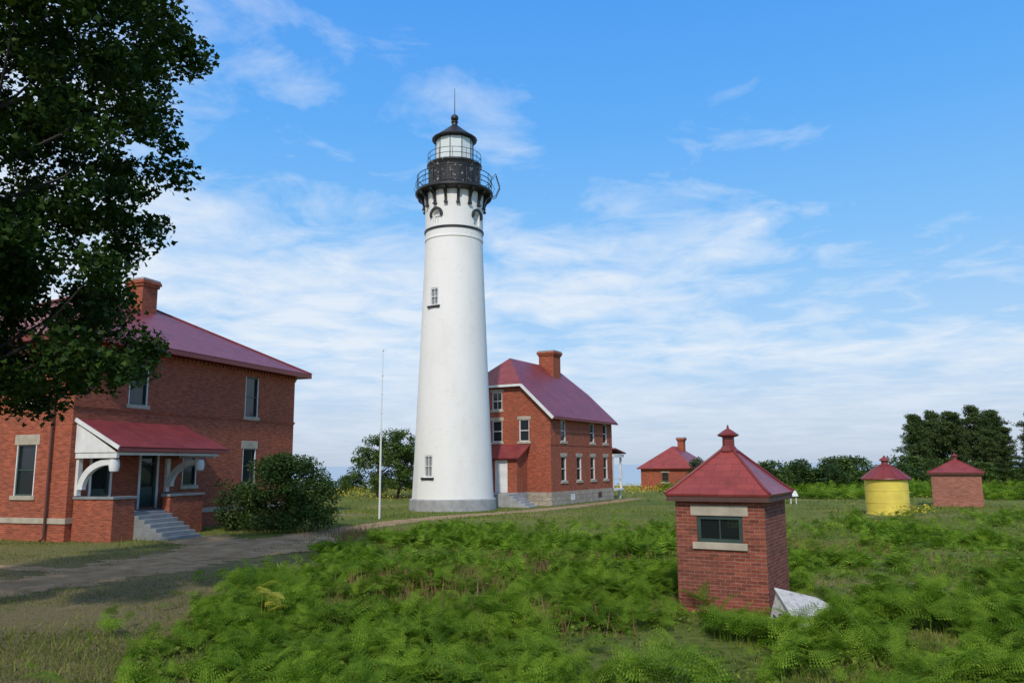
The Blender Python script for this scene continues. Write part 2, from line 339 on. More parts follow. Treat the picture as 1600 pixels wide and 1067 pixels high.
mb=MB(); mb.poly([(t0,-2.4,3.86),(t1,-2.4,3.86),(t1-.55,-.02,5.05),(t0,-.02,5.05)])
mb.poly([(t1,-2.4,3.86),(t1,-.02,3.86),(t1-.55,-.02,5.05)])
pr=mb.obj('porch_roof',ROOF,porch,solid=.06)
mb=MB(); mb.box(fr,t0,t1,-2.41,-2.33,3.66,3.80); mb.box(fr,t1-.08,t1,-2.33,-.02,3.66,3.80); mb.obj('fascia',REDP,pr)
mb=MB(); mb.box(fr,t0+.24,t1-.5,-2.2,-2.06,3.52,3.64); mb.box(fr,t0+.1,t0+.24,-2.2,-.02,3.40,3.62);mb.box(fr,t1-.7,t1-.55,-2.06,-.02,3.44,3.62)
mb.box(fr,t0+.24,t1-.7,-2.06,-.02,3.60,3.64)
mb.prism((t0+.12,0,math.pi/2),[(-2.2,3.63),(-.02,3.63),(-.02,4.88),],0,.06)
mb.obj('porch_beam',WHITE,pr)
mb=MB(); mb.beam((t0-.02,-2.42,3.80),(t0-.02,-.02,5.02),.06,.16); mb.obj('rake_board',WHITE,pr)
for tt in (t0+.3,5.6):
    mb=MB(); F=(tt,0,-math.pi/2)
    prof=[]
    n_=12
    for k in range(n_+1):
        a=math.pi/2*k/n_; prof.append((.12+1.55*(1-math.cos(a)),2.1+1.25*math.sin(a)))
    inner=[(u+.27 if k<n_ else u, z-.24*(k/n_)) for k,(u,z) in enumerate(prof)]
    inner[-1]=(1.85,3.0)
    outer=[(max(u-.0,0.12),z) for u,z in prof]; outer[-1]=(1.85,3.38)
    mb.prism(F,outer+inner[::-1],-.1,.1)
    mb.box(F,.0,.14,-.11,.11,1.85,3.42); mb.lathe([(.02,2.82),(.18,2.86),(.22,3.1),(.18,3.34),(.02,3.38)],12,cx=P(F,1.92,0,0)[0],cy=P(F,1.92,0,0)[1])
    mb.obj('bracket',WHITE,porch,smooth=35)

# ------------------------------------------------------------------ HOUSE 2
H2=empty('brick_house',(2.82,59.6,0),math.atan2(.872,.49),'red brick double house with clipped-gable purple red roof and stone foundation','house')
L,W=11.9,9.6
ops_r=[]
for t in (2.2,5.0,7.7,10.4): ops_r.append((t-.45,t+.45,1.75,3.62))
for t in (2.2,7.7,10.4): ops_r.append((t-.45,t+.45,4.75,6.38))
g1=[(W-2.67,W-1.8,4.75,6.4),(W-5.05,W-4.15,4.75,6.38)]
mb=MB(); mb.wall((0,0),(L,0),1.0,6.9,ops_r); mb.wall((L,0),(L,W),1.0,6.9); mb.wall((L,W),(0,W),1.0,6.9); mb.wall((0,W),(0,0),1.0,6.9,g1[:2])
s=.96; yh=2.3
mb.wall((0,W-yh),(0,yh),6.9,9.1,[(W-yh-5.05,W-yh-4.15,7.2,8.6)])
for x in (0,L):
    mb.poly([(x,0,6.9),(x,yh,6.9),(x,yh,9.1)]); mb.poly([(x,W,6.9),(x,W-yh,6.9),(x,W-yh,9.1)])
mb.poly([(L,yh,6.9),(L,W-yh,6.9),(L,W-yh,9.1),(L,yh,9.1)])
wl=mb.obj('wall',BRICK,H2,recalc=True)
mb=MB(); mb.box((0,0,0),-.05,L+.05,-.05,.1,0,1.0); mb.box((0,0,0),-.05,.1,.1,W+.05,0,1.0); mb.box((0,0,0),L-.1,L+.05,.1,W+.05,0,1.0)
fo=mb.obj('foundation',FOUND,H2,bevel=.015)
for u in (3.6,8.9):
    mb=MB(); mb.box((0,0,0),u-.35,u+.35,-.07,-.02,.3,.75); mb.obj('basement_window',WHITE if u<5 else BRN,fo)
mb=MB(); mb.box((0,0,0),-.03,L+.03,-.03,.05,4.45,4.53); mb.box((0,0,0),-.05,L+.05,-.05,.05,6.52,6.7); mb.obj('brick_cornice',BRICK,wl)
for o in ops_r: window(H2,(0,0,0),*o,fm=WHITE,cols=1,lh=.25,lintel=o[3]<5)
lf=(0,W,-math.pi/2)
for o in g1[:2]: window(H2,lf,*o,lh=.25)
window(H2,(0,W-yh,-math.pi/2),W-yh-5.05,W-yh-4.15,7.2,8.6,lh=.2,cols=2)
bx,fx=-.35,L+.35; ye=-.42; ze=6.9+s*ye+.06; zh=9.16; zr=11.55; yc=W/2; ax=2.4; bx2=L-1.2
mb=MB()
mb.poly([(bx,ye,ze),(fx,ye,ze),(fx,yh,zh),(bx2,yc,zr),(ax,yc,zr),(bx,yh,zh)])
mb.poly([(fx,W-ye,ze),(bx,W-ye,ze),(bx,W-yh,zh),(ax,yc,zr),(bx2,yc,zr),(fx,W-yh,zh)])
mb.poly([(bx,W-yh,zh),(bx,yh,zh),(ax,yc,zr)]); mb.poly([(fx,yh,zh),(fx,W-yh,zh),(bx2,yc,zr)])
rf=mb.obj('roof',ROOF,H2,solid=.14)
mb=MB(); mb.beam((bx-.03,ye,ze-.14),(bx-.03,yh,zh-.14),.08,.22); mb.beam((bx-.03,W-ye,ze-.14),(bx-.03,W-yh,zh-.14),.08,.22); mb.beam((bx-.03,yh,zh-.14),(bx-.03,W-yh,zh-.14),.08,.18)
mb.obj('rake_board',WHITE,rf)
mb=MB(); mb.beam((bx,ye-.03,ze-.12),(fx,ye-.03,ze-.12),.06,.14)
mb.obj('eave',REDP,rf)
chimney(rf,8.6,4.3,1.4,10.3,12.8)
V=MB(); V.wall((-1.6,4.9),(-1.6,2.0),1.0,3.6,[(1.05,2.1,1.0,3.35)]); V.wall((-1.6,2.0),(0,2.0),1.0,3.6); V.wall((0,4.9),(-1.6,4.9),1.0,3.6)
V.poly([(-1.6,2.0,3.6),(0,2.0,3.6),(0,2.0,4.4)]); V.poly([(-1.6,4.9,3.6),(0,4.9,3.6),(0,4.9,4.4)])
ve=V.obj('vestibule',BRICK,H2)
mb=MB(); mb.poly([(-1.95,1.7,3.5),(0,1.7,4.55),(0,5.2,4.55),(-1.95,5.2,3.5)]); mb.obj('vestibule_roof',ROOF,ve,solid=.1)
Fv=(-1.6,4.9,-math.pi/2)
mb=MB(); mb.box(Fv,1.05,1.15,0,.15,1.0,3.35); mb.box(Fv,2.0,2.1,0,.15,1.0,3.35); mb.box(Fv,1.15,2.0,.05,.15,1.0,3.35); mb.obj('door',WHITE,ve)
mb=MB(); mb.box((0,0,0),-3.0,-1.62,1.9,4.6,0,.95)
for k in range(5): mb.box((0,0,0),-3.0,-1.62,1.9-.32*(k+1),1.9-.32*k-.001,0,.95-.17*(k+1)+.02)
mb.box((0,0,0),-1.62,-.06,1.9,5,0,.99)
mb.obj('steps',CONC,H2,bevel=.02)
mb=MB(); F=(0,0,0); mb.box(F,L+.02,L+2.3,-.1,3,.75,.9)
for x in (L+.2,L+2.1): mb.box(F,x-.08,x+.08,0.0,.16,.9,3.6); mb.box(F,x-.08,x+.08,2.7,2.86,.9,3.6)
mb.box(F,L+.02,L+2.35,-.15,3.05,3.6,3.85); mb.box(F,L+.2,L+2.1,.05,.1,1.7,1.78)
for x in (L+.3,L+2.0): mb.box(F,x-.1,x+.1,.1,.3,0,.75)
pp=mb.obj('porch',WHITE,H2)
mb=MB(); mb.poly([(L+.02,-.3,4.3),(L+.02,3.2,4.3),(L+2.5,3.2,3.9),(L+2.5,-.3,3.9)]); mb.obj('porch_roof',ROOF,pp,solid=.1)

# ------------------------------------------------------------------ LIGHTHOUSE
T=empty('lighthouse',(-4.15,56,0),0,'tall tapering white brick lighthouse with black iron gallery and lantern','lighthouse')
T.scale=(1,1,.982)
def RT(z): return 2.82+(2.06-2.82)*((z-.8)/(19.2-.8))**.92 if z<19.2 else 2.06
prof=[(RT(z),z) for z in np.linspace(.8,19.2,24)]+[(2.11,19.25),(2.11,19.36),(2.08,19.40),(2.08,19.9),(2.10,21.4),(2.2,22.4),(2.2,22.75)]
prof=prof+[(1.6,22.75),(2.2,.8)]
mb=MB(); mb.lathe(prof,96,closed=True)
tw=mb.obj('tower_wall',TWHITE,T,smooth=30)
wins=[]
def arch(u0,u1,z0,zs):
    r=(u1-u0)/2; c=(u0+u1)/2; return [(u0,z0),(u1,z0)]+[(c+r*math.cos(a),zs+r*math.sin(a)) for a in np.linspace(0,math.pi,11)]
cut=[]
for az,zc0,zc1,w_,ar in ((-34,14.2,15.5,.74,0),(-34,2.25,3.75,.74,0),(-33,20.2,20.9,.62,1),(55,20.2,20.9,.62,1)):
    a=R(az); rr=RT((zc0+zc1)/2); F=(math.sin(a)*rr,-math.cos(a)*rr,a)
    pf=arch(-w_/2,w_/2,zc0,zc1) if ar else [(-w_/2,zc0),(w_/2,zc0),(w_/2,zc1),(-w_/2,zc1)]
    mb=MB(); mb.prism(F,pf,-.5,.26); c=mb.obj('cut',TWHITE,T); cut.append(c)
    md=tw.modifiers.new('b','BOOLEAN'); md.object=c; md.operation='DIFFERENCE'; md.solver='EXACT'
    wins.append((F,w_,zc0,zc1,ar))
bpy.context.view_layer.update()
dg=bpy.context.evaluated_depsgraph_get(); nm=bpy.data.meshes.new_from_object(tw.evaluated_get(dg)); tw.modifiers.clear(); tw.data=nm
for c in cut: bpy.data.objects.remove(c)
for F,w_,z0,z1,ar in wins:
    h=w_/2; f_=.1; da,db=(.12,.2) if ar else (.06,.16)
    mb=MB(); mb.box(F,-h,-h+f_,da,db,z0,z1); mb.box(F,h-f_,h,da,db,z0,z1); mb.box(F,-h+f_,h-f_,da,db,z0,z0+f_); mb.box(F,-h+f_,h-f_,da,db,z1-f_,z1)
    mb.box(F,-.02,.02,da+.01,db-.01,z0+f_,z1-f_)
    if not ar: mb.box(F,-h+f_,h-f_,da+.01,db-.01,(z0+z1)/2-.03,(z0+z1)/2+.03)
    w=mb.obj('window',WHITE,T)
    g=MB(); (g.prism(F,arch(-h,h,z0,z1),.2,.21) if ar else g.box(F,-h,h,db+.001,db+.01,z0,z1)); g.obj('glass',LGLASS if ar else PGLASS,w)
    if ar:
        pts=[(.55*math.cos(t),z1+.55*math.sin(t)) for t in np.linspace(-.35,math.pi+.35,15)]
        q=[(.38*math.cos(t),z1+.38*math.sin(t)) for t in np.linspace(math.pi+.35,-.35,15)]
        g=MB()
        for k in range(14):
            g.prism(F,[pts[k],pts[k+1],q[13-k],q[14-k]],-.12,.12)
        g.obj('arch_hood',BLACK,w)
    else:
        g=MB(); g.box(F,-h-.15,h+.15,-.12,.15,z0-.14,z0-.005); g.obj('sill',BLACK,w)
mb=MB(); mb.lathe([(2.9,.8),(2.98,.72),(3.02,0),(2.4,0),(2.4,.8)],96,closed=True); mb.obj('tower_base',CONC,T,smooth=40)
mb=MB(); mb.lathe([(2.0,19.86),(2.15,19.88),(2.16,20.02),(2.0,20.05)],64,closed=True); mb.obj('iron_band',BLACK,T,smooth=30)
for k in range(16):
    a=2*math.pi*(k+.5)/16; F=(0,0,a)
    mb=MB(); pf=[(2.04,21.75),(2.27,21.75),(2.30,22.05),(2.42,22.35),(2.70,22.58),(2.76,22.78),(2.04,22.78)]
    mb.prism(F,pf,-.09,.09); mb.box(F,2.0,2.33,-.13,.13,21.63,21.75); mb.obj('bracket',BLACK,T)
mb=MB(); mb.lathe([(1.5,22.7),(2.5,22.7),(2.72,22.78),(2.84,22.86),(2.84,23.0),(2.78,23.06),(1.5,23.06)],64,closed=True); dk=mb.obj('gallery_deck',BLACK,T,smooth=30)
def railing(r,z0,z1,nposts,rails,rad=.022):
    mb=MB()
    for z in rails:
        mb.lathe([(r-rad,z-rad),(r+rad,z-rad),(r+rad,z+rad),(r-rad,z+rad)],64,closed=True)
    for k in range(nposts):
        a=2*math.pi*k/nposts; x,y=r*math.cos(a),r*math.sin(a); mb.tube([(x,y,z0),(x,y,z1)],rad,6)
    return mb
mb=railing(2.72,23.06,24.2,16,[23.45,23.83,24.2],.022)
for k in range(16):
    a=2*math.pi*k/16; mb.tube([(2.72*math.cos(a),2.72*math.sin(a),23.9),(2.95*math.cos(a),2.95*math.sin(a),23.4),(2.8*math.cos(a),2.8*math.sin(a),23.0)],.018,5)
mb.obj('gallery_railing',BLACK,T)
mb=MB(); mb.lathe([(1.92,23.06),(1.92,23.2),(1.87,23.24),(1.87,24.75),(1.95,24.95),(2.02,25.05),(2.02,25.16),(1.2,25.16),(1.2,23.06)],48,closed=True); wr=mb.obj('watch_room',PEEL,T,smooth=30)
mb=MB()
for k in range(18):
    a=2*math.pi*k/18; mb.box((0,0,a),1.86,1.91,-.035,.035,23.3,24.7)
mb.lathe([(1.86,24.66),(1.91,24.67),(1.91,24.74),(1.86,24.75)],48,closed=True)
mb.obj('panel_rib',BLACK,wr)
mb=railing(1.95,25.16,25.95,12,[25.55,25.95],.016); mb.obj('lantern_railing',BLACK,T)
mb=MB(); mb.lathe([(1.36,25.16),(1.36,27.2)],10,a0=.15); ln=mb.obj('lantern_room',LGLASS,T)
mb=MB()
for k in range(10):
    a=.15+2*math.pi*k/10; x,y=1.38*math.cos(a),1.38*math.sin(a); mb.tube([(x,y,25.16),(x,y,27.2)],.03,6)
mb.lathe([(1.25,27.08),(1.46,27.1),(1.46,27.2),(1.25,27.22)],10,a0=.15,closed=True); mb.lathe([(1.25,25.1),(1.44,25.12),(1.44,25.24),(1.25,25.24)],10,a0=.15,closed=True)
mb.obj('mullion_frame',BLACK,ln)
mb=MB(); mb.lathe([(1.40,27.15),(1.66,27.18),(1.68,27.26),(1.58,27.33),(1.25,27.56),(.85,27.88),(.42,28.25),(.22,28.42),(.2,28.6),(.26,28.64),(.26,28.7),(.14,28.76)],20); mb.obj('lantern_roof',BLACK,T,smooth=20)
mb=MB(); mb.lathe([(.03,28.72)]+[(.29*math.sin(t),29.0-.29*math.cos(t)) for t in np.linspace(.3,2.9,10)],20); mb.obj('ventilator_ball',BLACK,T,smooth=50)
mb=MB(); mb.tube([(0,0,29.2),(0,0,31.4)],[.04,.018],6); mb.obj('lightning_rod',BLACK,T)
mb=MB()
for dy in (-.22,.22):
    mb.tube([(2.78,dy-.8,23.9),(3.05,dy-.8,24.2),(3.35,dy-.8,23.2),(3.05,dy-.8,22.5),(2.82,dy-.8,22.4)],.03,6)
for k in range(5):
    x=3.1+.05*k; z=24.05-.22*k; mb.tube([(x,-1.02,z),(x,-.58,z)],.02,5)
mb.obj('ladder',BLACK,T)

# ------------------------------------------------------------------ HUTS
def hut(loc,ang,Lx,Ly,zt,zr,label,mat,win=True,ov=.2,roofm=ROOF_S):
    h=empty('brick_hut',loc,ang,label,'hut')
    ops=[(Ly/2-.47,Ly/2+.47,1.40,1.95)] if win else []
    opf=[(.92,1.32,1.52,1.88)] if win else []
    mb=MB(); F0=mb.wall((0,Ly),(0,0),0,zt,ops,.12); mb.wall((0,0),(Lx,0),0,zt); mb.wall((Lx,0),(Lx,Ly),0,zt,opf,.12); mb.wall((Lx,Ly),(0,Ly),0,zt)
    w=mb.obj('wall',mat,h)
    if win:
        for F,op in (((0,Ly,-math.pi/2),ops[0]),((Lx,0,math.pi/2),opf[0])):
            u0,u1,z0,z1=op
            mb=MB(); fw=.08 if F[0]==0 else .04
            mb.box(F,u0,u0+fw,.02,.1,z0,z1); mb.box(F,u1-fw,u1,.02,.1,z0,z1); mb.box(F,u0+fw,u1-fw,.02,.1,z0,z0+fw); mb.box(F,u0+fw,u1-fw,.02,.1,z1-fw,z1)
            if F[0]>0: 
                for q in (.28,.5,.72): mb.box(F,u0+(u1-u0)*q-.012,u0+(u1-u0)*q+.012,.04,.08,z0+fw,z1-fw)
                mb.box(F,u0+fw,u1-fw,.04,.08,(z0+z1)/2-.012,(z0+z1)/2+.012)
            else:
                mb.box(F,(u0+u1)/2-.012,(u0+u1)/2+.012,.04,.08,z0+fw,z1-fw)
            wi=mb.obj('window',GREEN,h)
            if F[0]==0: s=MB(); s.box(F,u0+.04,u1-.04,.06,.066,z0+.04,z1-.04); s.obj('glass',TGLASS,wi)
            s=MB(); s.box(F,u0-.09,u1+.09,-.05,.08,z0-.13,z0+.008); s.obj('sill',STONE,wi,bevel=.008)
            s=MB(); s.box(F,u0-.12,u1+.12,-.018,.08,z1-.008,z1+.2); s.obj('lintel',STONE,wi,bevel=.008)
    mb=MB(); x0,x1,y0,y1=0,Lx,0,Ly; ze=zt+.05
    p=[(x0-ov,y0-ov,ze),(x1+ov,y0-ov,ze),(x1+ov,y1+ov,ze),(x0-ov,y1+ov,ze)]; A=(Lx/2,Ly/2,zr)
    q=[tuple(Vector(c).lerp(Vector(A),.16)-Vector((0,0,.03))) for c in p]
    for i in range(4):
        j=(i+1)%4; mb.poly([p[i],p[j],q[j],q[i]]); mb.poly([q[i],q[j],A])
    r=mb.obj('roof',roofm,h,solid=.05)
    mb=MB()
    for i in range(4): mb.tube([Vector(p[i])+Vector((0,0,.02)),Vector(q[i])+Vector((0,0,.02)),Vector(A)+Vector((0,0,.02))],.026,6)
    mb.obj('hip_cap',REDP,r,smooth=40)
    mb=MB(); o=ov-.03; F=(0,0,0)
    mb.box(F,-o,Lx+o,-o,-o+.05,zt-.1,zt+.01); mb.box(F,-o,Lx+o,Ly+o-.05,Ly+o,zt-.1,zt+.01); mb.box(F,-o,-o+.05,-o+.05,Ly+o-.05,zt-.1,zt+.01); mb.box(F,Lx+o-.05,Lx+o,-o+.05,Ly+o-.05,zt-.1,zt+.01)
    mb.box(F,-o+.05,Lx+o-.05,-o+.05,0,zt-.03,zt-.01);mb.box(F,-o+.05,0,0,Ly,zt-.03,zt-.01)
    mb.obj('eave',BRN,r)
    cx,cy=Lx/2,Ly/2
    mb=MB(); mb.lathe([(.22,zr-.14),(.13,zr-.02),(.125,zr+.16),(.22,zr+.19),(.23,zr+.22),(.10,zr+.31),(.03,zr+.35),(.015,zr+.43)],8,a0=math.pi/8,cx=cx,cy=cy); mb.obj('vent',REDP,r)
    return h
hut((5.0,16.2,0),R(60),2.0,1.83,2.33,3.40,'small dark red brick outhouse with red pyramid roof and vent',BRICK_D,ov=.17)
hut((31.3,54.0,0),R(60),2.9,3.0,2.25,3.2,'small pinkish brick hut with red pyramid roof beside pines',BRICK_P,win=False)
O=empty('oil_house',(21.9,47.5,0),0,'round yellow iron oil house with red conical roof','oil house')
mb=MB(); mb.lathe([(1.2,0),(1.2,.08),(1.18,.1),(1.18,2.05)],40); 
wl=mb.obj('wall',YELLOW,O,smooth=30)
mb=MB()
for z in (.7,1.4): mb.lathe([(1.17,z-.02),(1.195,z-.02),(1.195,z+.02),(1.17,z+.02)],40,closed=True)
mb.obj('seam_band',YELLOW,wl)
mb=MB(); mb.lathe([(1.32,2.0),(1.36,2.04),(1.34,2.09),(.75,2.55),(.25,2.85),(.2,2.9)],40); rf=mb.obj('roof',REDP,O,smooth=20)
mb=MB()
for k in range(12):
    a=2*math.pi*k/12; mb.tube([(1.34*math.cos(a),1.34*math.sin(a),2.10),(.75*math.cos(a),.75*math.sin(a),2.56),(.22*math.cos(a),.22*math.sin(a),2.89)],.02,5)
mb.obj('roof_rib',REDP,rf)
mb=MB(); mb.lathe([(.2,2.85),(.17,3.05),(.3,3.1),(.26,3.18),(.08,3.3),(.03,3.4)],16); mb.obj('vent',REDP,rf,smooth=30)
H3=empty('brick_house',(20.6,93,0),R(60),'small single-storey brick building with red hip roof and chimney','house')
L,W=7.5,6.2; mb=MB(); ops=[(2.6,3.4,.9,2.0)]
mb.wall((0,W),(0,0),0,2.5,ops); mb.wall((0,0),(L,0),0,2.5); mb.wall((L,0),(L,W),0,2.5); mb.wall((L,W),(0,W),0,2.5); mb.obj('wall',BRICK,H3)
window(H3,(0,W,-math.pi/2),*ops[0],lh=.15,fm=BRN)
mb=MB(); hip(mb,0,L,0,W,2.5,5.1,.4,2.6); rf=mb.obj('roof',ROOF_S,H3,solid=.12); chimney(rf,4.6,2.6,.75,4.4,6.2)

fp=MB(); fp.tube([(0,0,0),(0,0,.02),(.01,0,5.2)],[.09,.06,.055],10); base=fp.obj('flagpole',WHITE,None,smooth=40,loc=(-7.7,46.8,0)); base['label']='slender white flagpole standing on the lawn'; base['category']='flagpole'
mb=MB(); mb.tube([(.01,0,5.1),(.05,0,9.7)],[.035,.018],8)
for k in range(3): mb.lathe([(.02,6+k*1.1),(.05,6.03+k*1.1),(.05,6.1+k*1.1),(.02,6.13+k*1.1)],8,closed=True,cx=.02+.01*k)
mb.obj('topmast',WHITE,base)
mb=MB(); mb.lathe([(.01,9.65)]+[(.06*math.sin(t),9.77-.06*math.cos(t)) for t in np.linspace(.3,2.9,7)]+[(.01,9.88)],10,cx=.05); mb.obj('finial',WHITE,base,smooth=50)

sl=empty('cellar_hatch',(5.38,15.42,0),R(14),'weathered white wedge-shaped cover lying in ferns by hut','hatch')
sl.scale=(1.1,1.1,1.1)
mb=MB(); mb.hexa([(-.44,-.38,0),(.66,-.32,0),(.64,.45,0),(-.40,.45,0),(-.44,-.38,.22),(.70,-.30,.12),(.52,.38,.34),(-.26,.36,.55)])
mb.hexa([(-.48,-.42,.225),(.74,-.34,.125),(.56,.42,.345),(-.28,.40,.555),(-.48,-.42,.27),(.74,-.34,.17),(.56,.42,.39),(-.28,.40,.60)])
mb.obj('cover',WEATH,sl,bevel=.012)
sg=empty('marker_sign',(20.9,60.5,0),R(20),'small white slanted sign board on two posts','sign')
sg.scale=(.8,.8,.8)
for x,h_ in ((-.3,.95),(.3,.8)):
    mb=MB(); mb.beam((x,0,0),(x,0,h_),.07,.07); mb.obj('post',WHITE,sg)
mb=MB(); mb.hexa([(-.45,-.15,.65),(.45,-.15,.65),(.45,.2,1.15),(-.45,.2,1.15),(-.45,-.19,.69),(.45,-.19,.69),(.45,.16,1.19),(-.45,.16,1.19)]); mb.obj('board',WHITE,sg)

# ------------------------------------------------------------------ ground, path, water
def gedge(x):
    if x<36: return 112+2*math.sin(x*.11)
    return 112+ (x-36)*.9+3*math.sin(x*.13)
mb=MB(); xs=[-900,-400,-200,-120]+list(range(-100,160,5))+[200,300,500,900]
for a,b_ in zip(xs,xs[1:]):
    mb.poly([(a,-400,0),(b_,-400,0),(b_,gedge(b_),0),(a,gedge(a),0)])
    mb.poly([(a,gedge(a),0),(b_,gedge(b_),0),(b_,gedge(b_)+12,-10),(a,gedge(a)+12,-10)])
mb.obj('ground',GROUND,None,kind='structure')
mb=MB(); mb.poly([(-30000,60,-9),(30000,60,-9),(30000,30000,-9),(-30000,30000,-9)]); mb.obj('water',WATER,None,kind='structure')
mb=MB(); prev=None
for k in range(81):
    x=900+k*55; t=k/80; h=-9+ (18+34*t+14*math.sin(k*.35)+8*math.sin(k*.9))*min(1,t*7)
    if prev: mb.poly([(prev[0],3200,-9),(x,3200,-9),(x,3260,max(h,-8.8)),(prev[0],3260,max(prev[1],-8.8))])
    prev=(x,h)
mb.obj('hill',HILL,None,kind='structure')
mb=MB(); mb.poly([(1500,3150,-8.9),(1900,3150,-8.9),(1880,3180,9),(1800,3180,16),(1560,3180,13)]); mb.obj('sand_hill',SAND,None,kind='structure')

def catmull(pts,n=10):
    out=[]; p=[pts[0]]+pts+[pts[-1]]
    for i in range(1,len(p)-2):
        for k in range(n):
            t=k/n; q=[]
            for d in range(len(pts[0])):
                a,b_,c,e=p[i-1][d],p[i][d],p[i+1][d],p[i+2][d]
                q.append(.5*((2*b_)+(-a+c)*t+(2*a-5*b_+4*c-e)*t*t+(-a+3*b_-3*c+e)*t**3))
            out.append(tuple(q))
    out.append(pts[-1]); return out
paths=[ [(-19,14.5,1.6),(-15,18.6,1.6),(-12.2,22.6,1.7),(-11.0,27,1.9),(-10.2,31.5,1.5),(-9.0,36,1.15),(-7.4,41,1.0),(-4.6,47.0,.95),(-1,51.2,.9),(2.2,55.2,.85),(7,63.5,.8),(11,72,.7)],
        [(-14.2,35.6,1.3),(-13.0,34.0,1.4),(-11.6,32.2,1.4),(-10.6,29.5,1.2)],
        [(-22,27.3,.35),(-18,26.2,.35),(-15.2,25.0,.35),(-12.4,24.2,.4)],
        [(-11,27,.8),(-8.6,29,.9),(-7.6,32,.9),(-8.8,35,.8)] ]
PS=[]
for k,pt in enumerate(paths):
    c=catmull(pt,24); mb=MB(); Ls=[];Rs=[]
    for i,(x,y,w) in enumerate(c):
        a=c[max(i-1,0)]; b_=c[min(i+1,len(c)-1)]; d=Vector((b_[0]-a[0],b_[1]-a[1])).normalized()
        w1=w*(1+.4*noise.noise(Vector((x*.9,y*.9,1)))+.45*noise.noise(Vector((x*3,y*3,4)))); w2=w*(1+.4*noise.noise(Vector((x*.9,y*.9,7)))+.45*noise.noise(Vector((x*3,y*3,2))))
        Ls.append((x-d.y*w1,y+d.x*w1,.004+.004*k)); Rs.append((x+d.y*w2,y-d.x*w2,.004+.004*k)); PS.append((x,y,w))
    for i in range(len(c)-1): mb.poly([Ls[i],Rs[i],Rs[i+1],Ls[i+1]])
    mb.obj('path',PATHM,None,kind='structure')
PS=np.array(PS)
def pathd(xy):
    out=np.full(len(xy),9.0)
    for x,y,w in PS: out=np.minimum(out,np.sqrt((xy[:,0]-x)**2+(xy[:,1]-y)**2)/w)
    return out

# ------------------------------------------------------------------ numpy meshes
def np_mesh(name,V,k,mat):
    n=len(V)//k; me=bpy.data.meshes.new(name)
    me.vertices.add(len(V)); me.vertices.foreach_set('co',np.ascontiguousarray(V,dtype=np.float32).ravel())
    me.loops.add(len(V)); me.loops.foreach_set('vertex_index',np.arange(len(V),dtype=np.int32))
    me.polygons.add(n); me.polygons.foreach_set('loop_start',np.arange(0,len(V),k,dtype=np.int32))
    me.update(calc_edges=True); me.materials.append(mat); return me
LEAF3=np.array([(0,-.45),(.5,-.18),(.2,.1),(0,.55),(-.2,.1),(-.5,-.18)])
DIAM=np.array([(0,-.5),(.3,0),(0,.5),(-.3,0)])
NEED=np.array([(-.06,-.5),(.06,-.5),(.22,.5),(-.22,.5)])
def leaves(C,size,shape,up=.5,jit=.35):
    n=len(C); nr=rng.normal(size=(n,3)); nr[:,2]=np.abs(nr[:,2])+up; nr/=np.linalg.norm(nr,axis=1)[:,None]
    t=rng.normal(size=(n,3)); t-=nr*(t*nr).sum(1)[:,None]; t/=np.linalg.norm(t,axis=1)[:,None]; b_=np.cross(nr,t)
    s=size*(1+jit*(rng.random(n)*2-1))
    return (C[:,None,:]+ (t[:,None,:]*shape[None,:,0,None]+b_[:,None,:]*shape[None,:,1,None])*s[:,None,None]).reshape(-1,3)
def clump_pts(cs,rs,n,flat=.7):
    out=[]
    for c,r in zip(cs,rs):
        m=int(n*r*r); d=rng.normal(size=(m,3)); d/=np.linalg.norm(d,axis=1)[:,None]; q=rng.random(m)**.45
        p=d*q[:,None]*r*np.array([1,1,flat]); p+= (rng.normal(size=(m,3))*.10*r); out.append(p+c)
    return np.concatenate(out)
def limbs(mb,cs,z_at,trunk_top,n,r0=.09):
    for i in rng.choice(len(cs),min(n,len(cs)),replace=False):
        c=cs[i]; z=max(z_at, c[2]-np.hypot(c[0],c[1])*.75-.5); z=min(z,trunk_top-.5)
        p0=Vector((0,0,z)); p2=Vector(c); p1=p0.lerp(p2,.5)+Vector((rng.normal()*.2,rng.normal()*.2,-.08*(p2-p0).length*.5))
        mb.tube([p0,p1,p2],[r0,r0*.6,r0*.2],6)
def make_tree(name,loc,cs,rs,dens,leafsize,shape,leafmat,bark,h,tr,label,cat,nl=30,up=.5,flat=.7,rot=0,z_at=1.5,r0=.09,tname='trunk'):
    e=empty(name,loc,rot,label,cat)
    mb=MB(); zz=np.linspace(0,h,8); mb.tube([(.12*math.sin(z*.8)*(z>0),.1*math.cos(z*.6)*(z>0),z) for z in zz],[tr*(1.35 if z==0 else 1)*(1-z/h*.82) for z in zz],10)
    limbs(mb,cs,z_at,h,nl,r0); mb.obj(tname,bark,e,smooth=60)
    C=clump_pts(cs,rs,dens,flat); me=np_mesh('crown',leaves(C,leafsize,shape,up),len(shape),leafmat)
    o=bpy.data.objects.new('crown',me); link(o,e); return e
def copy_tree(e,loc,rot,sc,label=None,group=None):
    n=e.copy(); COL.objects.link(n); n.location=loc; n.rotation_euler=(0,0,rot); n.scale=sc if isinstance(sc,tuple) else (sc,sc,sc)
    if label: n['label']=label
    for c in [c for c in bpy.data.objects if c.parent==e]:
        d=c.copy(); COL.objects.link(d); d.parent=n
    if group: n['group']=group; e['group']=group
    return n
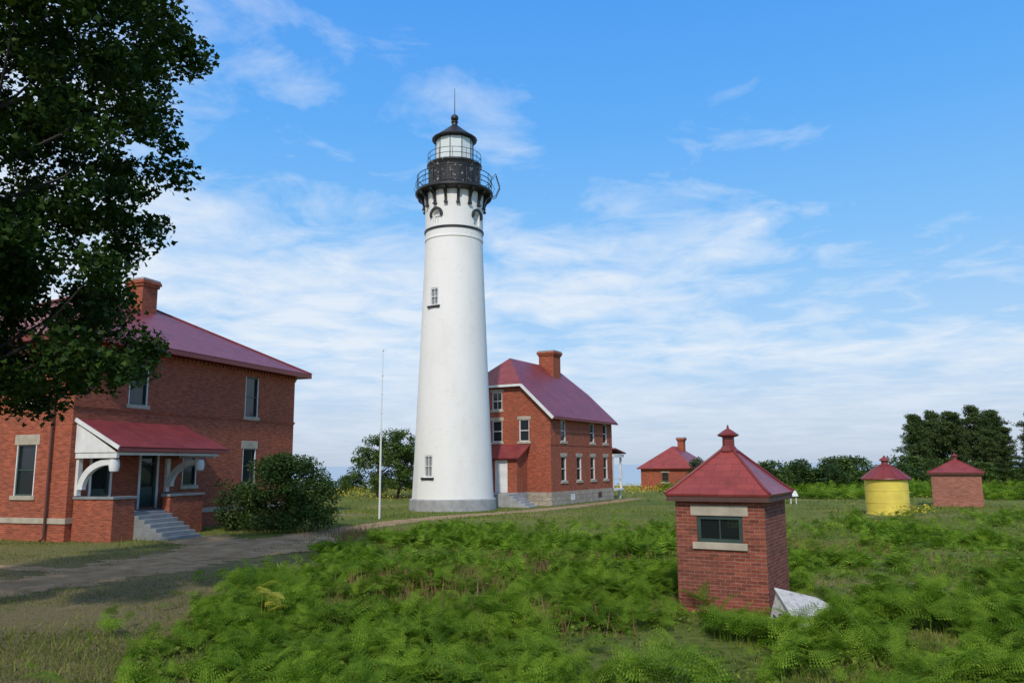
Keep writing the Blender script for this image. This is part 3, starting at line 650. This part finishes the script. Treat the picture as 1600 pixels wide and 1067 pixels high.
# big maple
cs=[];rs=[]
def Rm(z):
    return np.interp(z,[3.6,4.7,5.5,6.3,7.1,7.9,9,12,14.5,17],[2.2,3.7,4.5,4.9,4.2,4.0,4.5,4.6,4.7,3.4])
while len(cs)<440:
    z=4.6+12.5*rng.random()**1.2; a=rng.uniform(0,2*math.pi); q=rng.random()**.5
    r_=Rm(z)*q*(1+.12*noise.noise(Vector((math.cos(a)*1.6,math.sin(a)*1.6,z*.7))))
    if q<.22: continue
    cs.append((r_*math.cos(a),r_*math.sin(a),z)); rs.append(rng.uniform(.35,.82))
cs=np.array(cs)
MT=make_tree('maple_tree',(-12.15,16.3,0),cs,rs,820,.135,LEAF3,MAPLE,BARK,16,.34,'large dense dark green maple tree with hanging leafy branches','tree',nl=80,up=.3,z_at=4.4,r0=.055)
def bush(name,loc,rx,ry,h,n,dens,ls,mat,label,cat='bush',clr=(.35,.6)):
    cs=[];rs=[]
    for _ in range(n):
        a=rng.uniform(0,6.283); q=rng.random()**.5; zz=rng.random()
        lim=math.sqrt(max(0,1-(zz*.92)**2.2)); r_=q*lim
        cs.append((rx*r_*math.cos(a)*.85,ry*r_*math.sin(a)*.85,.25+zz*(h-.6))); rs.append(rng.uniform(*clr)*h/3)
    return make_tree(name,loc,np.array(cs),rs,dens,ls,DIAM,mat,BARK,h*.7,.07,label,cat,nl=min(n,25),z_at=.1,r0=.035,up=.4,tname='stem')
bush('lilac_bush',(-10.7,38.6,0),2.8,2.2,3.65,150,520,.13,BUSHL,'large rounded dark green bush beside brick house path',clr=(.3,.62))
bush('shrub',(-13.4,39.2,0),1.3,1.4,2.6,40,460,.13,BUSHL,'low dark green shrub against the brick house wall')
B1=bush('bush',(27,84,0),2.6,2.4,3.4,60,150,.26,TREEL,'rounded green bush at the edge of the bluff')
B2=bush('bush',(31,88,0),2.4,2.3,3.7,60,150,.26,BUSHL,'dark green bush at the edge of the bluff')
g='bushes along the lake bluff'
for i,(x,y,s_) in enumerate(((33.5,86,.95),(37.5,90,1.1),(41,92,.85),(26,95,1.0),(45,95,.9),(30,97,1.05),(23.5,99,.8),(35,99,1.0),(49,100,.9),(53,97,.7),(-20,100,.8),(-33,104,.9),(60,104,.9),(66,105,.9),(38.5,96,1.1),(42,100,1.15),(46.5,103,1.1),(50.5,104,1.1),(33,93,1.0),(28.5,91,.9),(54,105,1.0),(36,104,1.1))):
    copy_tree(B1 if (i%2 or i>10) else B2,(x,y,0),i*1.3,(s_*1.15,s_*1.15,s_*(.9+.2*math.sin(i*2.3))),None,g)
copy_tree(B2,(20.6,88,0),2,(.75,.75,1.05),'green bush partly hiding the small brick building')
copy_tree(B1,(22.8,90,0),3,(.8,.8,.9),'light green bush beside the small brick building')
cs=[];rs=[]
for _ in range(85):
    z=rng.uniform(.8,6.2); a=rng.uniform(0,6.283); r_=np.interp(z,[.8,2.5,4.5,6.4],[2.0,2.7,2.3,.7])*rng.random()**.5
    cs.append((r_*math.cos(a),r_*math.sin(a),z)); rs.append(rng.uniform(.45,.85))
DT=make_tree('birch_tree',(-10.8,76,0),np.array(cs),rs,260,.22,DIAM,TREEL,BARKP,6.4,.14,'leafy green birch tree behind the white lighthouse','tree',nl=20,z_at=.8,r0=.05)
copy_tree(DT,(-13.2,79,0),2,(1.0,1.0,.92),'second leafy green birch tree near the bluff')
copy_tree(DT,(-8.6,80,0),4,(.9,.9,.9),'small leafy green tree behind the lighthouse base')
copy_tree(B1,(-17.4,84,0),4,(.35,.35,.65),'thin young shrub on the flowery bluff edge')
# pines
def pine(name,h,rad,seed,style,label):
    global rng; rng=np.random.default_rng(seed)
    cs=[];rs=[]
    z=h*.08
    while z<h*.98:
        f=(z/h)
        if style=='spruce': rr=rad*(1-f)**.9+.1; nb=7
        else: rr=rad*(1-.85*f**2.1)*rng.uniform(.65,1.1)+.12; nb=7
        for k in range(nb):
            a=rng.uniform(0,6.283); ln=rr*rng.uniform(.5,1.05); dz=rng.normal()*h*.02
            for q in (.3,.6,.85,1.0):
                cs.append((ln*q*math.cos(a),ln*q*math.sin(a),z+dz+ln*q*(.22 if style!='spruce' else -.25))); rs.append(rng.uniform(.38,.68)*(1 if style!='spruce' else .65))
        z+=h*.045 if style=='spruce' else h*rng.uniform(.045,.075)
    return make_tree(name,(0,0,0),np.array(cs),rs,100,.27,NEED,PINEL,BARKP,h,.15,label,'pine tree',nl=25,up=.2,flat=.6,z_at=.5,r0=.04)
PA=pine('pine_tree',10.0,3.2,21,'pine','dark green pine tree in a dense stand'); PB=pine('pine_tree',10.9,3.5,22,'pine','tall dark green pine tree in a dense stand'); PC=pine('spruce_tree',12.8,2.0,23,'spruce','narrow pointed spruce tree rising above the pines'); PD=pine('pine_tree',9.6,1.7,24,'pine','slender sparse pine tree at the stand edge')
PA.location=(60,110,0); PB.location=(64.5,112,0); PC.location=(68.6,104,0); PD.location=(54.4,108,0)
g='pines in the stand by the bluff'
i=0
for x,y,k,s_ in ((58.5,114,0,.9),(62,118,1,.92),(67.5,113,0,1.02),(70,117,1,.95),(66,108,0,.8),(74,114,1,.9),(77,110,0,.9),(61,122,1,.9),(72,122,0,1.0),(80,117,1,1.0),(76,103,0,.75),(65,124,1,.95),(70,106,0,.85),(84,112,1,1.0),(81,104,0,.85),(63,107,0,.7),(57,111,3,.8),(60.5,108,2,.6),(62.5,113,0,.95)):
    copy_tree((PA,PB,PC,PD)[k],(x,y,0),i*1.7,(s_,s_,s_*(1+.06*math.sin(i*3))),None,g); i+=1
copy_tree(PC,(71.5,105,0),1,(.9,.9,.85),None,g)
rng=np.random.default_rng(99)

# ------------------------------------------------------------------ ferns
def frond_template(near):
    T=[]
    def pt(s_): return np.array([s_, 0, .42*s_-.62*s_*s_])
    np_=9 if near else 7
    for i in range(np_):
        s_=.06+.86*i/(np_-1)*.98; l=.46*(1-s_*.97)**.85+.03; o=pt(s_)
        for sd in (-1,1):
            d=np.array([.38,sd*.92,-.12]); d/=np.linalg.norm(d); f=np.array([1,0,0])*.9+d*.2
            if near:
                m_=5
                for j in range(m_):
                    q=o+d*l*(j+.35)/m_; ll=l*.27*(1-j/m_*.85)+.012; w=l/m_*.40
                    for e_ in (-1,1):
                        a=f*e_+d*.35; a=a/np.linalg.norm(a)
                        T+=[q-d*w,q+d*w,q+a*ll+np.array([0,0,-.02])]
                T+=[o-f*.006,o+f*.006,o+d*l*1.05]
            else:
                w=.07*(1-s_*.6)
                T+=[o-f*w,o+f*w*1.0,o+d*l]
    T+=[pt(.0)-np.array([0,.008,0]),pt(.0)+np.array([0,.008,0]),pt(1.02)]
    return np.array(T)
TN=frond_template(True); TF=frond_template(False)
def place_fronds(xy,T,smin,smax,hmin,hmax,jit=.004):
    n=len(xy); s_=rng.uniform(smin,smax,n); yaw=rng.uniform(0,2*math.pi,n); pit=rng.normal(-.2,.42,n); rol=rng.normal(0,.38,n); h=rng.uniform(hmin,hmax,n)
    hn=np.array([noise.noise(Vector((a*.7,b_*.7,20))) for a,b_ in xy]); h=np.maximum(.05,h*(1+1.2*hn)); s_=s_*(1+.5*hn)
    V=np.repeat(T[None],n,0)
    bend=rng.normal(0,.22,n)[:,None]; V[...,1]+=bend*V[...,0]**2
    tri=rng.normal(size=(n,len(T)//3,3))*jit; V+=np.repeat(tri,3,axis=1)
    V*=s_[:,None,None]
    cr,sr=np.cos(rol)[:,None],np.sin(rol)[:,None]; y=V[...,1]*cr-V[...,2]*sr; z=V[...,1]*sr+V[...,2]*cr; x=V[...,0]
    cp,sp=np.cos(pit)[:,None],np.sin(-pit)[:,None]; x2=x*cp-z*sp; z2=x*sp+z*cp
    cy,sy=np.cos(yaw)[:,None],np.sin(yaw)[:,None]; X=x2*cy-y*sy; Y=x2*sy+y*cy
    bx=xy[:,0][:,None]-cy*.3*s_[:,None]; by=xy[:,1][:,None]-sy*.3*s_[:,None]
    V=np.stack([X+bx,Y+by,np.maximum(z2+h[:,None],.02)],-1).reshape(-1,3)
    st=np.zeros((n,3,3)); st[:,0,0]=bx[:,0]-.006;st[:,1,0]=bx[:,0]+.006; st[:,2,0]=bx[:,0]; st[:,:,1]=by; st[:,2,2]=h
    return np.concatenate([V,st.reshape(-1,3)])
def blocked(x,y):
    v=(x-5)*.5+(y-16.2)*.866; u=-(x-5)*.866+(y-16.2)*.5
    if -.1<v<2.15 and -.1<u<1.95: return True
    if (x-5.5)**2+(y-15.42)**2<.5 or (x-5.3)**2+(y-14.8)**2<.2: return True
    return False
def fern_ok(x,y):
    xb=np.interp(y,[9,11.6,14.4,22,28,34,40],[-4.4,-5.0,-6.2,-6.4,-5.8,-4.6,-2.0])
    e=noise.noise(Vector((x*.35,y*.35,3.1)))
    if x<xb+e*2.4: return rng.random()<.015 and x>xb-2
    if blocked(x,y): return False
    u=-(x-5)*.866+(y-16.2)*.5; v=(x-5)*.5+(y-16.2)*.866
    if -1.0<u<2.6 and -1.2<v<2.2: return rng.random()<.12
    d=noise.noise(Vector((x*.22+5,y*.22,0)))+.5*noise.noise(Vector((x*.8,y*.8,9)))
    lim=-.12 if y<24 else (-.04 if y<33 else .10)
    if x>7 and y>22: lim+=.16+.015*(y-22)
    return d>lim or rng.random()<.05
def sample(n,x0,x1,y0,y1,f):
    out=[]
    while len(out)<n:
        y=rng.uniform(y0,y1); x=rng.uniform(max(x0,-.72*y-2),min(x1,.72*y+3))
        if f(x,y): out.append((x,y))
    return np.array(out)
xn=sample(10500,-9,16.5,9,21.5,fern_ok)
np_o=bpy.data.objects.new('bracken_ferns',np_mesh('bracken_ferns',place_fronds(xn,TN,.25,.52,.08,.30),3,FERN)); link(np_o,None,kind='stuff',label='dense bright green bracken ferns covering the meadow',category='ferns')
xf=sample(15000,-9,32,21,39.5,fern_ok)
xf2=sample(700,9,45,38,47,lambda x,y:noise.noise(Vector((x*.2,y*.2,2)))>.25)
xf3=sample(3600,16,75,58,100,lambda x,y:noise.noise(Vector((x*.09,y*.16,2)))>.08)
V=np.concatenate([place_fronds(xf,TF,.28,.56,.08,.30,.01),place_fronds(xf2,TF,.35,.6,.1,.3),place_fronds(xf3,TF,.8,1.3,.15,.45)])
o=bpy.data.objects.new('distant_ferns',np_mesh('distant_ferns',V,3,FERN)); link(o,None,kind='stuff',label='green ferns and low plants across the clearing',category='ferns')
n=42000; y=np.exp(rng.uniform(math.log(9.5),math.log(40),n)); x=rng.uniform(-1,1,n)*(.72*y+2)
xb=np.interp(y,[9,14,22,28,34,40],[-4.6,-6.4,-6.8,-6.2,-5.2,-2.5])
hn=np.array([noise.noise(Vector((a*.5,b_*.5,31))) for a,b_ in zip(x,y)])
k=(x>xb)&(rng.random(n)<np.clip(.35+1.9*hn,.03,1))&np.array([not blocked(a,b_) for a,b_ in zip(x,y)])
C=np.stack([x,y,rng.uniform(.03,.25,n)*(1+1.0*hn)],1)[k]
V=leaves(C,.07,DIAM,.25,.6)
o=bpy.data.objects.new('low_weeds',np_mesh('low_weeds',V,4,WEED)); link(o,None,kind='stuff',label='mixed low green weeds between the ferns',category='weeds')
yp=place_fronds(np.array([(rng.normal()*.13,rng.normal()*.13) for _ in range(9)]),TN,.28,.42,.35,.65)
o=bpy.data.objects.new('yellow_fern',np_mesh('yellow_fern',yp,3,FERNY)); o.location=(-4.45,15.3,.03); link(o,None,label='single bright yellow fern plant among green ferns',category='fern')
# ------------------------------------------------------------------ grass
def grass(n,y0,y1,hm,wm,dry=False):
    y=np.exp(rng.uniform(math.log(y0),math.log(y1),n)); x=rng.uniform(-1,1,n)*(.74*y+3)
    xy=np.stack([x,y],1); pd=pathd(xy); k=pd>rng.uniform(.5,1.3,n)
    wornm=(xy[:,0]<-2.6-.13*xy[:,1]+rng.normal(size=n)*.8)&(xy[:,1]<34)
    k&= wornm if dry else (~wornm|(rng.random(n)<.35))
    pn=np.array([noise.noise(Vector((a*.25,b_*.25,11))) for a,b_ in xy]); k&=(rng.random(n)<np.clip(.65+pn*1.2,.15,1))
    def inside(o,ang,L,W,e=.1):
        c,s_=math.cos(ang),math.sin(ang); u=(xy[:,0]-o[0])*c+(xy[:,1]-o[1])*s_; v=-(xy[:,0]-o[0])*s_+(xy[:,1]-o[1])*c
        return (u>-e)&(u<L+e)&(v>-e)&(v<W+e)
    k&=~inside((-18.4,33.5),math.atan2(.949,.316),16.1,12); k&=~inside((2.82,59.6),math.atan2(.872,.49),11.9,9.6); k&=~inside((5,16.2),R(60),2.1,1.85,0)
    k&=((xy[:,0]+4.12)**2+(xy[:,1]-56)**2)>9.2
    xy=xy[k]; pn=pn[k]; n=len(xy)
    h=hm*(.4+rng.random(n)*1.1)*(1+pn); w=wm*(.6+rng.random(n))*(1+xy[:,1]*.035); a=rng.uniform(0,6.283,n); l=rng.normal(size=(n,2))*.5*h[:,None]
    V=np.zeros((n,3,3)); V[:,0,0]=xy[:,0]-np.cos(a)*w; V[:,0,1]=xy[:,1]-np.sin(a)*w; V[:,1,0]=xy[:,0]+np.cos(a)*w; V[:,1,1]=xy[:,1]+np.sin(a)*w
    V[:,2,:2]=xy+l; V[:,2,2]=h
    return V.reshape(-1,3)
V=np.concatenate([grass(200000,9.5,55,.085,.006),grass(26000,10,40,.17,.005),grass(30000,45,108,.12,.012)])
o=bpy.data.objects.new('grass',np_mesh('grass',V,3,GRASS)); link(o,None,kind='stuff',label='short patchy green and straw coloured grass',category='grass')
o=bpy.data.objects.new('dry_grass',np_mesh('dry_grass',grass(170000,9.5,34,.032,.006,True),3,DGRASS)); link(o,None,kind='stuff',label='short worn brown and tan dry turf',category='grass')
pts=[]
for cx,cy,sp,n in ((-2.2,20.5,1.1,1100),(0,15.5,.8,300),(-6.5,36,1.2,200),(9,27,2,500),(1.5,24,1.2,400),(-6.8,33,.25,60)):
    pts.append(np.stack([rng.normal(cx,sp,n),rng.normal(cy,sp*.8,n)],1))
xy=np.concatenate(pts); n=len(xy); h=rng.uniform(.2,.6,n); V=np.zeros((n,3,3)); V[:,0,:2]=xy; V[:,1,:2]=xy; V[:,0,0]-=.014; V[:,1,0]+=.014; V[:,2,:2]=xy+rng.normal(size=(n,2))*.12; V[:,2,2]=h
o=bpy.data.objects.new('dry_stalks',np_mesh('dry_stalks',V.reshape(-1,3),3,DRY)); link(o,None,kind='stuff',label='brown dry plant stalks among ferns',category='dry plants')
C=[]
for x0,x1,y0,y1,n in ((-22,-4,72,110,3500),(9,27,80,108,2600),(21.6,24,45.6,47,120),(28,60,60,100,500)):
    C.append(np.stack([rng.uniform(x0,x1,n),rng.uniform(y0,y1,n),rng.uniform(.15,.6,n)],1))
C=np.concatenate(C); V=leaves(C,.16,DIAM,.3)
o=bpy.data.objects.new('yellow_wildflowers',np_mesh('yellow_wildflowers',V,4,FLOW)); link(o,None,kind='stuff',label='yellow wildflowers in the grass near the bluff',category='flowers')

# ------------------------------------------------------------------ world & light
az=(-.14,-.99); el=R(40)
S=Vector((az[0]*math.cos(el),az[1]*math.cos(el),math.sin(el))).normalized()
sd=bpy.data.lights.new('sun','SUN'); sd.energy=2.8; sd.angle=R(2.0); sd.color=(1,.93,.82)
so=bpy.data.objects.new('sun',sd); so.rotation_euler=S.to_track_quat('Z','Y').to_euler(); so.location=(0,0,60); COL.objects.link(so)
w=bpy.data.worlds.new('World'); SC.world=w; w.use_nodes=True; nt=w.node_tree; bg=nt.nodes['Background']; bg.inputs[1].default_value=.12
sky=N(nt,'ShaderNodeTexSky',sky_type='NISHITA'); sky.sun_disc=False; sky.sun_elevation=el; sky.sun_rotation=math.atan2(az[0],az[1])
tc=N(nt,'ShaderNodeTexCoord'); sx=N(nt,'ShaderNodeSeparateXYZ'); nt.links.new(tc.outputs['Generated'],sx.inputs[0])
def M(op,a,b_=None,clamp=False):
    m=N(nt,'ShaderNodeMath',operation=op); m.use_clamp=clamp
    for i,v in enumerate((a,b_)):
        if v is None: continue
        if isinstance(v,(int,float)): m.inputs[i].default_value=v
        else: nt.links.new(v,m.inputs[i])
    return m.outputs[0]
z=M('MAXIMUM',sx.outputs[2],0.0)
g=ramp(nt,[(0,(.50,.60,.76)),(.06,(.53,.66,.85)),(.14,(.42,.66,.95)),(.26,(.23,.55,.98)),(.40,(.12,.44,.98)),(.56,(.07,.34,.94)),(1,(.22,.28,.42))]); nt.links.new(z,g.inputs[0])
g10=N(nt,'ShaderNodeVectorMath',operation='SCALE'); nt.links.new(g.outputs[0],g10.inputs[0]); g10.inputs['Scale'].default_value=8.4
base=mixc(nt,.88,sky.outputs[0],g10.outputs[0])
den=M('ADD',z,.09); px=M('DIVIDE',sx.outputs[0],den); py=M('DIVIDE',sx.outputs[1],den)
cb=N(nt,'ShaderNodeCombineXYZ'); nt.links.new(M('MULTIPLY',px,1.0),cb.inputs[0]); nt.links.new(M('MULTIPLY',py,1.0),cb.inputs[1])
def wn(scale,det,ro,dist,off):
    mp=N(nt,'ShaderNodeMapping'); mp.inputs['Location'].default_value=off; nt.links.new(cb.outputs[0],mp.inputs[0])
    n=N(nt,'ShaderNodeTexNoise'); n.inputs['Scale'].default_value=scale; n.inputs['Detail'].default_value=det; n.inputs['Roughness'].default_value=ro; n.inputs['Distortion'].default_value=dist
    nt.links.new(mp.outputs[0],n.inputs['Vector']); return n.outputs[0]
n1=wn(.95,9,.55,.2,(3.1,1.7,0)); n2=wn(3.4,7,.6,.5,(7,2,0))
ns=M('ADD',M('MULTIPLY',n1,.58),M('MULTIPLY',n2,.42)); ns=M('MULTIPLY',M('SUBTRACT',ns,.5),5.0)
A=ramp(nt,[(0,(.88,)*3),(.10,(.85,)*3),(.17,(.78,)*3),(.25,(.60,)*3),(.33,(.50,)*3),(.42,(.28,)*3),(.52,(.02,)*3),(.7,(.0,)*3)]); nt.links.new(z,A.inputs[0])
amt=M('SUBTRACT',A.outputs[0],M('MULTIPLY',sx.outputs[0],M('MULTIPLY',z,3.6))); 
mask=M('ADD',ns,M('SUBTRACT',amt,.25),True)
fade=N(nt,'ShaderNodeMapRange'); nt.links.new(z,fade.inputs[0]); fade.inputs[1].default_value=.0; fade.inputs[2].default_value=.14; fade.inputs[3].default_value=.12; fade.inputs[4].default_value=.8
mask=M('MULTIPLY',mask,fade.outputs[0])
col=mixc(nt,mask,base,(7.1,7.5,8.0))
nt.links.new(col,bg.inputs[0])
# ------------------------------------------------------------------ camera
cd=bpy.data.cameras.new('camera'); cd.lens=28; cd.sensor_width=36; cd.clip_end=60000; cd.clip_start=.1
co=bpy.data.objects.new('camera',cd); co.location=(0,0,3)
co.rotation_euler=(Matrix.Rotation(R(90+8.8),3,'X')@Matrix.Rotation(R(-.4),3,'Z')).to_euler(); COL.objects.link(co); SC.camera=co
SC.view_settings.view_transform='Standard'; SC.view_settings.look='None'; SC.view_settings.exposure=0
